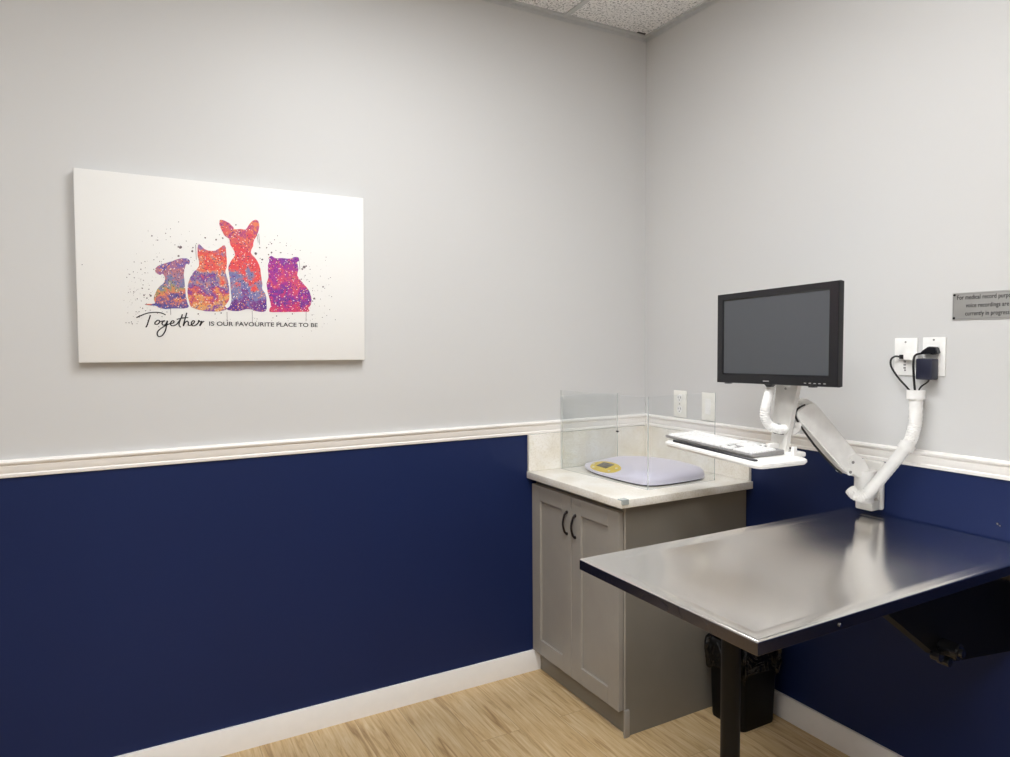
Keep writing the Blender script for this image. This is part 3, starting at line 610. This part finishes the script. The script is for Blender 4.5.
bm = B(); cyl(bm, (-.155, -1.66, .8420), (-.155, -1.735, .838), .006, .006, 14); box(bm, -.17, -.14, -1.70, -1.66, .835, .8655, .002, 1); link('latch_pin', bm, M['chrome'], tb)
bm = B(); cyl(bm, (-.915, ty0+.0005, TZ-.019), (-.915, ty0-.003, TZ-.019), .0045, .004, 14); link('rim_screw', bm, M['chrome'], tb)
bm = B()
cyl(bm, (-.0005, -1.583, .9455), (-.004, -1.583, .9455), .0032, seg=12); cyl(bm, (-.0005, -1.590, .941), (-.004, -1.590, .941), .0022, seg=12)
tag(link('wall_screw', bm, M['chrome'], base=(-.002, -1.587, .943)), 'pair of tiny bright screw heads on the navy wall above the steel table', 'screw')

# ------------------------------------------------------------------ waste bin
wb = thing('waste_bin', (-.145, -.765, 0), 'small black waste bin with a crumpled black liner beside the cabinet', 'bin')
def rrect(x0, x1, y0, y1, r, z, n=5):
    out = []
    for (cx_, cy_, a0) in ((x1-r, y1-r, 0), (x0+r, y1-r, 90), (x0+r, y0+r, 180), (x1-r, y0+r, 270)):
        for k in range(n+1):
            t = math.radians(a0 + 90*k/n); out.append(Vector((cx_ + r*math.cos(t), cy_ + r*math.sin(t), z)))
    return out
def loft(bm, rings, cap0=True, cap1=True):
    R_ = [[bm.verts.new(p) for p in r] for r in rings]
    for a, b in zip(R_, R_[1:]):
        n = len(a)
        for i in range(n): bm.faces.new((a[i], a[(i+1) % n], b[(i+1) % n], b[i]))
    if cap0: bm.faces.new(R_[0][::-1])
    if cap1: bm.faces.new(R_[-1])
bx = (-.232, -.058, -.842, -.678)
def bw(e, z, r=.02): return rrect(bx[0]-e, bx[1]+e, bx[2]-e, bx[3]+min(e, .012), r, z)
bm = B(); loft(bm, [bw(0, .0005), bw(.002, .012), bw(.002, .02), bw(.010, .300), bw(.014, .304), bw(.014, .312), bw(.004, .312), bw(-.004, .03)], True, True); link('bucket', bm, M['black_bin'], wb)
bm = B(); rings = []
prof_b = [(.012, .205), (.019, .215), (.026, .24), (.026, .27), (.024, .295), (.019, .315), (.010, .322), (.000, .316), (-.006, .28), (-.012, .20), (-.02, .06)]
rnd = random.Random(3); ph = [rnd.uniform(0, 6.28) for _ in range(8)]
for j, (e, z) in enumerate(prof_b):
    base = rrect(bx[0]-e, bx[1]+e*.7, bx[2]-e, bx[3]+min(e, .018), .022, z, 12); n = len(base); rr = []
    for i, p in enumerate(base):
        t = 2*math.pi*i/n; w = .5*math.sin(9*t+ph[0]) + .4*math.sin(17*t+ph[1]+j*.5) + .3*math.sin(26*t+ph[2]-j*.8)
        c = Vector((-.142, -.766, p.z)); dd_ = (p-c).normalized(); amp = .009 if j < 7 else .003
        q = p + dd_*(w*amp*.8 - (.002 if j < 7 else 0)) + Vector((0, 0, (.014*math.sin(5*t+ph[3]) + .006*math.sin(13*t+ph[4])) if j < 2 else .003*w))
        q += Vector((rnd.uniform(-1, 1), rnd.uniform(-1, 1), rnd.uniform(-1, 1)))*(.0045 if 0 < j < 7 else .001); q.y = min(q.y, -.655); rr.append(q)
    rings.append(rr)
loft(bm, rings, False, True); link('liner', bm, M['bag'], wb)

# ------------------------------------------------------------------ wall plates
def plate(name, y, z, w, h, label, cat='wall plate', mat='ivory_plastic'):
    t = thing(name, (-.0005, y, z-h/2), label, cat)
    bm = B(); box(bm, -.006, -.0005, y-w/2, y+w/2, z-h/2, z+h/2, .002, 2); link('faceplate', bm, M[mat], t)
    return t
p1 = plate('wall_outlet', -.249, 1.2015, .082, .122, 'ivory duplex power outlet above the chair rail behind the clear guard', 'outlet')
for z in (1.2275, 1.1755):
    bm = B(); cyl(bm, (-.0055, -.249, z), (-.0085, -.249, z), .0175, .017, 28)
    rc = link('receptacle', bm, M['white_plastic'], p1)
    bm = B(); box(bm, -.0092, -.008, -.2575, -.2555, z-.001, z+.009); box(bm, -.0092, -.008, -.2425, -.2405, z-.001, z+.008); cyl(bm, (-.008, -.249, z-.008), (-.0092, -.249, z-.008), .0025, seg=10)
    link('slot', bm, M['black_plastic'], rc, smooth=False)
bm = B(); cyl(bm, (-.0055, -.249, 1.2015), (-.0075, -.249, 1.2015), .003, seg=10); link('screw', bm, M['grey_plastic'], p1)
p2 = plate('wall_plate', -.425, 1.2015, .076, .122, 'plain ivory blank wall plate right of the duplex outlet', 'wall plate')
bm = B(); box(bm, -.008, -.0055, -.442, -.408, 1.168, 1.235, .001, 1); link('insert', bm, M['white_plastic'], p2)
p3 = plate('data_plate', -1.298, 1.4345, .075, .122, 'white wall plate with small ports, left of the pair near the sign', 'wall plate', 'white_plastic')
for zz in (1.482, 1.390):
    bm = B(); cyl(bm, (-.0055, -1.298, zz), (-.0075, -1.298, zz), .003, seg=10); link('screw', bm, M['grey_plastic'], p3)
bm = B()
for z in (1.418, 1.408, 1.398): box(bm, -.0075, -.0055, -1.300, -1.293, z-.003, z+.003)
link('port', bm, M['grey_plastic'], p3, smooth=False)
bm = B(); box(bm, -.030, -.0055, -1.352, -1.305, 1.425, 1.447, .002, 2); cyl(bm, (-.0295, -1.318, 1.436), (-.031, -1.318, 1.436), .003, seg=10); tag(link('cable_tag', bm, M['white_plastic'], base=(-.018, -1.33, 1.436)), 'small white plug block bridging the two plates near the black adapter', 'plug')
p4 = plate('wall_outlet', -1.388, 1.4360, .071, .122, 'white rocker-frame power outlet behind the black power adapter', 'outlet', 'white_plastic')
bm = B(); box(bm, -.009, -.0055, -1.407, -1.369, 1.404, 1.472, .0012, 1); link('receptacle', bm, M['white_plastic'], p4)
bm = B(); cyl(bm, (-.0055, -1.388, 1.489), (-.0075, -1.388, 1.489), .003, seg=10); link('screw', bm, M['grey_plastic'], p4)

ad = thing('power_adapter', (-.03, -1.385, 1.37), 'boxy dark navy power adapter plugged into the right outlet', 'adapter')
bm = B(); box(bm, -.048, -.010, -1.407, -1.356, 1.364, 1.430, .004, 2); link('body', bm, M['adapter'], ad)
bm = B(); tube(bm, [(-.035, -1.392, 1.370), (-.036, -1.390, 1.358), (-.042, -1.376, 1.345), (-.048, -1.370, 1.333), (-.05, -1.369, 1.315)], .0026, 8, 6); link('cord', bm, M['black_cable'], ad)
pg = thing('power_plug', (-.02, -1.395, 1.45), 'black angled mains plug in the top socket above the dark adapter', 'plug')
bm = B(); prism(bm, [(-1.413, 1.447), (-1.407, 1.466), (-1.385, 1.468), (-1.366, 1.455), (-1.358, 1.445), (-1.366, 1.442), (-1.385, 1.449), (-1.395, 1.442)], lambda u, v, t: Vector((t, u, v)), -.032, -.0095)
bmesh.ops.bevel(bm, geom=list(bm.edges), offset=.002, segments=2, affect='EDGES'); link('body', bm, M['black_plastic'], pg)
bm = B(); tube(bm, [(-.026, -1.360, 1.446), (-.045, -1.353, 1.440), (-.056, -1.3545, 1.42), (-.056, -1.356, 1.38), (-.054, -1.358, 1.345), (-.052, -1.361, 1.315)], .0034, 8, 6); link('cord', bm, M['black_cable'], pg)
dc = thing('data_cable', (-.02, -1.29, 1.436), 'black cable looping left out of the ported wall plate into the white sleeve', 'cable')
bm = B(); box(bm, -.022, -.0065, -1.305, -1.286, 1.427, 1.441, .002, 2); link('plug', bm, M['black_plastic'], dc)
bm = B(); tube(bm, [(-.016, -1.287, 1.434), (-.020, -1.272, 1.435), (-.026, -1.262, 1.424), (-.032, -1.268, 1.400), (-.04, -1.297, 1.366), (-.048, -1.330, 1.338), (-.05, -1.351, 1.315)], .0032, 8, 8); link('cord', bm, M['black_cable'], dc)

# ------------------------------------------------------------------ monitor arm with keyboard tray
arm = thing('articulated_mount', (-.02, -1.205, .912), 'white articulated wall arm with keyboard tray above the steel table', 'mount')
bm = B(); box(bm, -.022, -.001, -1.237, -1.153, .9135, 1.079, .008, 3)
link('wall_plate', bm, M['white_metal'], arm)
bm = B(); box(bm, -.066, -.0215, -1.232, -1.170, .9145, .950, .005, 2); box(bm, -.085, -.0215, -1.226, -1.176, .955, 1.050, .005, 2); link('wall_bracket', bm, M['white_metal'], arm)
K = Vector((-.100, -1.2285, 1.0))
bm = B(); cyl(bm, (K.x, K.y, .952), (K.x, K.y, .990), .028, .028, 32); cyl(bm, (K.x, K.y, .992), (K.x, K.y, 1.058), .031, .031, 32)
link('lower_joint', bm, M['white_plastic'], arm)
# the sloping spring arm
A0 = Vector((-.150, -1.194, 1.088)); A1 = Vector((-.290, -1.136, 1.253))
du = (A1-A0).normalized(); dside = du.cross(Vector((0, 0, 1))).normalized(); dn = dside.cross(du).normalized()
L = (A1-A0).length
def armP(u, v, t): return A0 + du*u + dn*v + dside*t
bm = B(); prism(bm, [(-.034, -.030), (-.028, .016), (.0, .034), (L+.012, .040), (L+.018, .020), (L+.030, .010), (L+.030, -.020), (L+.014, -.036), (.0, -.036)], armP, -.027, .027)
bmesh.ops.bevel(bm, geom=list(bm.edges), offset=.004, segments=2, affect='EDGES'); sa = link('spring_arm', bm, M['white_plastic'], arm)
bm = B(); prism(bm, [(-.060, -.015), (-.060, .030), (-.030, .038), (.018, .030), (.026, .006), (.012, -.016), (-.02, -.024)], armP, -.031, .031)
bmesh.ops.bevel(bm, geom=list(bm.edges), offset=.003, segments=2, affect='EDGES'); link('hinge_cover', bm, M['white_plastic'], sa)
for u, v in ((.0, .002), (-.018, -.026)):
    for s_ in (-1, 1):
        bm = B(); cyl(bm, armP(u, v, s_*.030), armP(u, v, s_*.034), .012, .011, 20); hb = link('hinge_cap', bm, M['white_plastic'], sa)
        bm = B(); cyl(bm, armP(u, v, s_*.033), armP(u, v, s_*.035), .005, .005, 16); link('hinge_bolt', bm, M['grey_plastic'], sa)
bm = B(); prism(bm, [(L-.02, .030), (L+.01, .040), (L+.036, .030), (L+.040, .010), (L+.02, .002), (L-.01, .01)], armP, -.018, .018)
bmesh.ops.bevel(bm, geom=list(bm.edges), offset=.003, segments=2, affect='EDGES'); link('end_cap', bm, M['white_plastic'], sa)
bm = B(); tube(bm, [armP(L+.026, .012, -.020), armP(L+.033, -.02, -.020), armP(L+.008, -.040, -.018), armP(L*.6, -.050, -.015), armP(L*.3, -.050, -.012), armP(.02, -.046, -.005), armP(-.02, -.04, 0)], .0035, 8, 8)
link('arm_cable', bm, M['black_cable'], arm)

# rotated head: tray, column, keyboard, monitor
TH = .081; O = Vector((-.455, -.980, 0))
U = Vector((math.sin(TH), math.cos(TH), 0)); NN = Vector((-math.cos(TH), math.sin(TH), 0)); Zv = Vector((0, 0, 1))
def F(u, n, z): return O + U*u + NN*n + Zv*z
R4 = Matrix(((NN.x, U.x, 0, O.x), (NN.y, U.y, 0, O.y), (0, .026, 1, -.0), (0, 0, 0, 1)))   # local (n, u, z)
bm = B(); ring = rrect(-.108, .108, -.236, .236, .026, 0, 8)
def rr_(e, z): return [R4 @ Vector((p.x*(1+e/.11), p.y*(1+e/.236), z-.015)) for p in ring]
loft(bm, [rr_(-.022, 1.119), rr_(-.006, 1.122), rr_(0, 1.130), rr_(-.001, 1.137), rr_(-.006, 1.141)])
link('keyboard_tray', bm, M['white_plastic'], arm)
bm = B(); box(bm, .080, .094, -.205, .195, 1.1255, 1.132, .002, 1, R4); link('tray_strip', bm, M['black_plastic'], arm)  # flat black strip on the tray below the keyboard's front edge
# tray rear ledge
bm = B(); box(bm, -.160, -.095, -.170, .100, 1.116, 1.132, .005, 2, R4); link('tray_mount', bm, M['white_plastic'], arm)
# column, leaning back
cu = -.112
def colP(w, t, h): return F(cu + w, -.098 - t - .18*h, 1.127 + h)   # h metres up the column
bm = B(); CH = .235; hw0, hw1 = .034, .046
vs = []
for h, hw in ((-.01, hw0), (.05, hw0), (CH, hw1)):
    vs.append([bm.verts.new(colP(-hw, -.006, h)), bm.verts.new(colP(hw, -.006, h)), bm.verts.new(colP(hw, .010, h)), bm.verts.new(colP(-hw, .010, h))])
for a, b in zip(vs, vs[1:]):
    for i in range(4): bm.faces.new((a[i], a[(i+1) % 4], b[(i+1) % 4], b[i]))
bm.faces.new(vs[0][::-1]); bm.faces.new(vs[-1])
bmesh.ops.bevel(bm, geom=[e for e in bm.edges if e.is_manifold and e.calc_face_angle() > .7], offset=.003, segments=2, affect='EDGES')
colo = link('column', bm, M['white_metal'], arm)
bm = B(); c0 = colP(.004, -.0065, .066); ax = (colP(0, -.1, 0)-colP(0, 0, 0)).normalized()
cyl(bm, c0 - ax*.002, c0 + ax*.0015, .0235, .0235, 32); link('cable_hole', bm, M['black_plastic'], colo)
bm = B()
box(bm, -.100, -.050, cu-.006, cu+.006, 1.130, 1.158, .003, 1, R4); box(bm, -.105, -.062, cu+.032, cu+.040, 1.130, 1.150, .003, 1, R4)
link('column_bracket', bm, M['white_plastic'], colo)
bm = B(); box(bm, -.105, -.088, cu-.072, cu-.060, 1.125, 1.155, .002, 1, R4); link('cable_clip', bm, M['white_plastic'], arm)
bm = B(); s0 = colP(.002, -.0065, CH-.03); cyl(bm, s0, s0+ax*.002, .004, seg=12); link('column_slot', bm, M['grey_plastic'], colo)
# pivot from spring arm to column
pc = colP(0, .010, .13)
bm = B(); cyl(bm, A1, A1 + (colP(0, .016, .14) - A1)*.98, .020, .022, 24); link('upper_joint', bm, M['white_plastic'], arm)
bm = B(); tube(bm, [armP(L+.0, -.040, -.015), colP(-.03, .04, .075), colP(-.01, .03, .055)], .010, 12, 6, .0012, 1); link('joint_sleeve', bm, M['white_plastic'], arm)

# corrugated sleeves
def sleeve(name, pts, r, label, cat='cable sleeve'):
    t = thing(name, pts[0], label, cat); bm = B()
    P = smooth_path(pts, 10); tube(bm, P, r, 20, 1, -.0016, 1); link('sleeve', bm, M['white_plastic'], t)
    return t
big = sleeve('cable_sleeve', [(-.050, -1.361, 1.318), (-.053, -1.3637, 1.2386), (-.056, -1.3582, 1.1968), (-.060, -1.3479, 1.1606), (-.085, -1.3115, 1.0898), (-.120, -1.2849, 1.0309), (-.150, -1.262, .988), (-.165, -1.241, .985), (-.163, -1.222, .998)], .0200,
             'long white corrugated sleeve hanging from the plugs down to the arm joint')
bm = B(); cyl(bm, (-.050, -1.361, 1.303), (-.050, -1.361, 1.330), .0265, .0265, 24); link('collar', bm, M['white_plastic'], big)
bm = B(); tmp_a, tmp_b = Vector((-.0605, -1.347, 1.158)), Vector((-.067, -1.339, 1.140)); cyl(bm, tmp_a, tmp_b, .0240, .0240, 24); link('collar', bm, M['white_plastic'], big)
sleeve('cable_sleeve', [(-.396, -1.092, 1.349), (-.402, -1.0945, 1.335), (-.425, -1.0966, 1.2835), (-.425, -1.092, 1.2456), (-.410, -1.0969, 1.2157), (-.390, -1.116, 1.2032), (-.366, -1.121, 1.2022)], .0158,
       'short white corrugated sleeve curving from monitor back into the arm column')

# keyboard
kb = thing('keyboard', (-.45, -.93, 1.127), 'slim silver keyboard with white keys lying on the white tray', 'keyboard')
KT = .05; kr = Matrix(((-math.cos(KT), math.sin(KT), 0, -.452), (math.sin(KT), math.cos(KT), 0, -.930), (0, .030, 1, -.0125), (0, 0, 0, 1)))
KL, KD = .420, .142
bm = B(); prism(bm, [(-KD/2, 1.1425), (KD/2-.010, 1.1425), (KD/2, 1.1475), (KD/2-.001, 1.1535), (-KD/2, 1.158)], lambda u, v, t: kr @ Vector((u, t, v)), -KL/2, KL/2)
bmesh.ops.bevel(bm, geom=list(bm.edges), offset=.0015, segments=1, affect='EDGES'); kbase = link('case', bm, M['grey_plastic'], kb)
def kz(n): return 1.1558 - .00225*(n/(KD/2))
rows = 6; rp = (KD-.012)/rows; keys = 0
def key(n0, n1, u0, u1):
    bm = B(); z = kz((n0+n1)/2)
    a = [(n0, u0), (n1, u0), (n1, u1), (n0, u1)]; e = .0015
    lo = [bm.verts.new(kr @ Vector((n, u, z-.004))) for n, u in a]
    hi = [bm.verts.new(kr @ Vector((n + (e if n == n0 else -e), u + (e if u == u0 else -e), z+.0045 - .05*(n-(n0+n1)/2)))) for n, u in a]
    bm.faces.new(lo); bm.faces.new(hi)
    for i in range(4): bm.faces.new((lo[i], lo[(i+1) % 4], hi[(i+1) % 4], hi[i]))
    link('key', bm, M['key_white'], kbase, smooth=False)
layout = {0: [1]*12, 1: [1]*10+[1.6], 2: [1.4]+[1]*9+[1.2], 3: [1.6]+[1]*8+[2.0], 4: [2.1]+[1]*7+[2.5], 5: [1.3, 1.2, 4.9, 1.2, 1.5, 1.5]}
main_w = .262; left = KL/2-.008
for r_ in range(rows):
    ws = layout[r_]; tot = sum(ws); u = left; n0 = -KD/2+.006+r_*rp
    for w_ in ws:
        du_ = main_w*w_/tot; key(n0+.001, n0+rp-.001, u-du_+.001, u-.001); u -= du_
nb = left-main_w-.008
for r_ in (0, 1, 2):
    for c in range(3): key(-KD/2+.006+r_*rp+.001, -KD/2+.006+(r_+1)*rp-.001, nb-(c+1)*.0155+.001, nb-c*.0155-.001)
for r_, cs in ((4, (1,)), (5, (0, 1, 2))):
    for c in cs: key(-KD/2+.006+r_*rp+.001, -KD/2+.006+(r_+1)*rp-.001, nb-(c+1)*.0155+.001, nb-c*.0155-.001)
nb2 = nb-.0465-.006; cwid = (nb2 + KL/2-.006)/4
for r_ in range(1, 6):
    for c in range(4): key(-KD/2+.006+r_*rp+.001, -KD/2+.006+(r_+1)*rp-.001, nb2-(c+1)*cwid+.001, nb2-c*cwid-.001)

# monitor
MT = MON['t']; U2 = Vector((math.sin(MT), math.cos(MT), -.02)); N2 = Vector((-math.cos(MT), math.sin(MT), 0))
MC = Vector(MON['c']); MW, MH = MON['w'], MON['h']
R5 = Matrix(((N2.x, U2.x, 0, MC.x), (N2.y, U2.y, 0, MC.y), (0, -.02, 1, MC.z), (0, 0, 0, 1)))
mon = thing('monitor', MC - Vector((0, 0, MH/2)), 'black flat computer monitor with dark blank screen on the white arm', 'monitor')
def fr(n, e, z=0): return [R5 @ Vector((n, sy*(MW/2-e), sz*(MH/2-e))) for sy, sz in ((-1, -1), (1, -1), (1, 1), (-1, 1))]
def inr(n, l, rr, t, b): return [R5 @ Vector((n, y, z)) for y, z in ((-(MW/2-rr), -(MH/2-b)), (MW/2-l, -(MH/2-b)), (MW/2-l, MH/2-t), (-(MW/2-rr), MH/2-t))]
bm = B()
seq = [fr(-.030, .03), fr(-.030, .012), fr(-.022, .002), fr(-.006, 0), fr(-.0015, .0005), fr(0, .002), inr(0, .026, .032, .020, .030), inr(-.005, .031, .037, .025, .034)]
RV = [[bm.verts.new(p) for p in r] for r in seq]
for a, b in zip(RV, RV[1:]):
    for i in range(4): bm.faces.new((a[i], a[(i+1) % 4], b[(i+1) % 4], b[i]))
bm.faces.new(RV[0])
link('bezel', bm, M['black_bezel'], mon)
bm = B(); q = [bm.verts.new(p) for p in inr(-.0045, .030, .036, .024, .033)]; q2 = [bm.verts.new(p) for p in inr(-.008, .030, .036, .024, .033)]
bm.faces.new(q); bm.faces.new(q2[::-1])
for i in range(4): bm.faces.new((q[i], q[(i+1) % 4], q2[(i+1) % 4], q2[i]))
link('screen', bm, M['screen'], mon, smooth=False)
bm = B(); box(bm, -.068, -.029, -.13, .13, -.10, .09, .012, 2, R5); link('rear_housing', bm, M['black_plastic'], mon)
bm = B(); prism(bm, [(-.020, -MH/2), (.020, -MH/2), (.008, -MH/2-.009), (-.008, -MH/2-.009)], lambda u, v, t: R5 @ Vector((t, u+.012, v+.001)), -.014, -.002); link('chin_tab', bm, M['black_bezel'], mon)
bm = B(); box(bm, -.0005, .0008, .008, .034, -MH/2+.009, -MH/2+.013, 0, 1, R5); link('brand_mark', bm, M['grey_plastic'], mon, smooth=False)
for k in range(5):
    bm = B(); yb = -MW/2+.045+k*.018; box(bm, -.0005, .0012, yb-.004, yb+.004, -MH/2+.008, -MH/2+.011, 0, 1, R5); link('button', bm, M['grey_plastic'], mon, smooth=False)
for yb in (-MW/2+.10, MW/2-.045):
    bm = B(); box(bm, -.022, -.004, yb-.010, yb+.010, -MH/2-.0035, -MH/2+.003, .001, 1, R5); link('bottom_foot', bm, M['black_plastic'], mon, smooth=False)
# bracket joining monitor and column
bm = B(); top = colP(0, .006, CH-.02)
cB = R5 @ Vector((-.066, 0, 0))
box(bm, -.085, -.066, -.055, .055, -.055, .055, .003, 2, R5); a_ = R5 @ Vector((-.078, -.0, -.03)); tube(bm, [top, (top+a_)/2 + Vector((.01, 0, 0)), a_], .022, 16, 4)
link('tilt_head', bm, M['white_plastic'], arm)

# ------------------------------------------------------------------ notice on the right wall
sg = thing('wall_sign', (-.002, -1.62, 1.55), 'brushed grey rectangular notice sign with three lines of black text', 'sign')
y0, y1, z0, z1 = -1.644, -1.439, 1.5490, 1.6315
bm = B(); box(bm, -.003, -.0005, y0, y1, z0, z1, .0006, 1); link('plate', bm, M['aluminium'], sg)
bm = B(); e = .0035
for (a, b, c, d_) in ((y0+e, y1-e, z1-e-.0012, z1-e), (y0+e, y1-e, z0+e, z0+e+.0012), (y1-e-.0012, y1-e, z0+e, z1-e), (y0+e, y0+e+.0012, z0+e, z1-e)): box(bm, -.0034, -.0029, a, b, c, d_)
link('border_line', bm, M['grey_plastic'], sg, smooth=False)
for yy in (y0+.006, y1-.006):
    for zz in (z0+.006, z1-.006):
        bm = B(); cyl(bm, (-.003, yy, zz), (-.0052, yy, zz), .0035, .003, 12); link('screw', bm, M['black_metal'], sg)
for i, ln_ in enumerate(('For medical record purposes,', 'voice recordings are', 'currently in progress')):
    zb = z1 - .0205 - i*.0245
    m4 = Matrix.Translation((-.0033, (y0+y1)/2+.004, zb)) @ Matrix(((0, 0, -1, 0), (-1, 0, 0, 0), (0, 1, 0, 0), (0, 0, 0, 1)))
    text_mesh('lettering', ln_, .0190, m4 @ Matrix.Diagonal((.70, 1, 1, 1)), M['ink'], sg, 'CENTER', weight=.0001, spacing=1.06)

# ------------------------------------------------------------------ lights
def troffer(cx_, cy_, power):
    t = thing('ceiling_light', (cx_, cy_, H-.012), LL.pop(0), 'light')
    bm = B()
    for (a, b, c, d_) in ((-.295, .295, .583, .600), (-.295, .295, -.600, -.583), (-.295, -.278, -.583, .583), (.278, .295, -.583, .583)): box(bm, cx_+a, cx_+b, cy_+c, cy_+d_, H-.012, H-.0065)
    link('frame', bm, M['white_metal'], t, smooth=False)
    m, nt, b_, out = new_mat('lit_diffuser'); nt.nodes.remove(b_)
    em = N(nt, 'ShaderNodeEmission'); em.inputs[0].default_value = (.978, .99, 1, 1); em.inputs[1].default_value = power
    nt.links.new(em.outputs[0], out.inputs[0])
    bm = B(); box(bm, cx_-.278, cx_+.278, cy_-.583, cy_+.583, H-.0105, H-.0065); link('diffuser', bm, m, t, smooth=False)
LL = ['lit rectangular ceiling panel light nearest the painted corner', 'lit rectangular ceiling panel light towards the far side of the room', 'lit rectangular ceiling panel light furthest from the corner']
for args in LIGHTS: troffer(*args)

w = bpy.data.worlds.new('World'); sc.world = w; w.use_nodes = True
w.node_tree.nodes['Background'].inputs[0].default_value = (.9, .93, 1, 1); w.node_tree.nodes['Background'].inputs[1].default_value = .0

# ------------------------------------------------------------------ camera
cam = bpy.data.cameras.new('camera'); co = bpy.data.objects.new('camera', cam); COL.objects.link(co)
cam.sensor_fit = 'HORIZONTAL'; cam.sensor_width = 36; cam.lens = 695.72/1010*36; cam.clip_start = .02
yaw, pitch, roll = .50382, -.05299, -.007907
f = Vector((math.sin(yaw)*math.cos(pitch), math.cos(yaw)*math.cos(pitch), math.sin(pitch)))
r0 = Vector((math.cos(yaw), -math.sin(yaw), 0)); u0 = r0.cross(f)
r1 = r0*math.cos(roll) + u0*math.sin(roll); u1 = -r0*math.sin(roll) + u0*math.cos(roll)
m4 = Matrix((r1, u1, -f)).transposed().to_4x4(); m4.translation = Vector((-2.25288, -2.65881, 1.49408))
co.matrix_world = m4; sc.camera = co
sc.view_settings.view_transform = 'Standard'; sc.view_settings.look = 'None'
sc.view_settings.exposure = EXPO; sc.view_settings.gamma = 1; sc.view_settings.use_curve_mapping = False
sc.render.film_transparent = False
sc.cycles.max_bounces = 10; sc.cycles.transparent_max_bounces = 16; sc.cycles.diffuse_bounces = 6
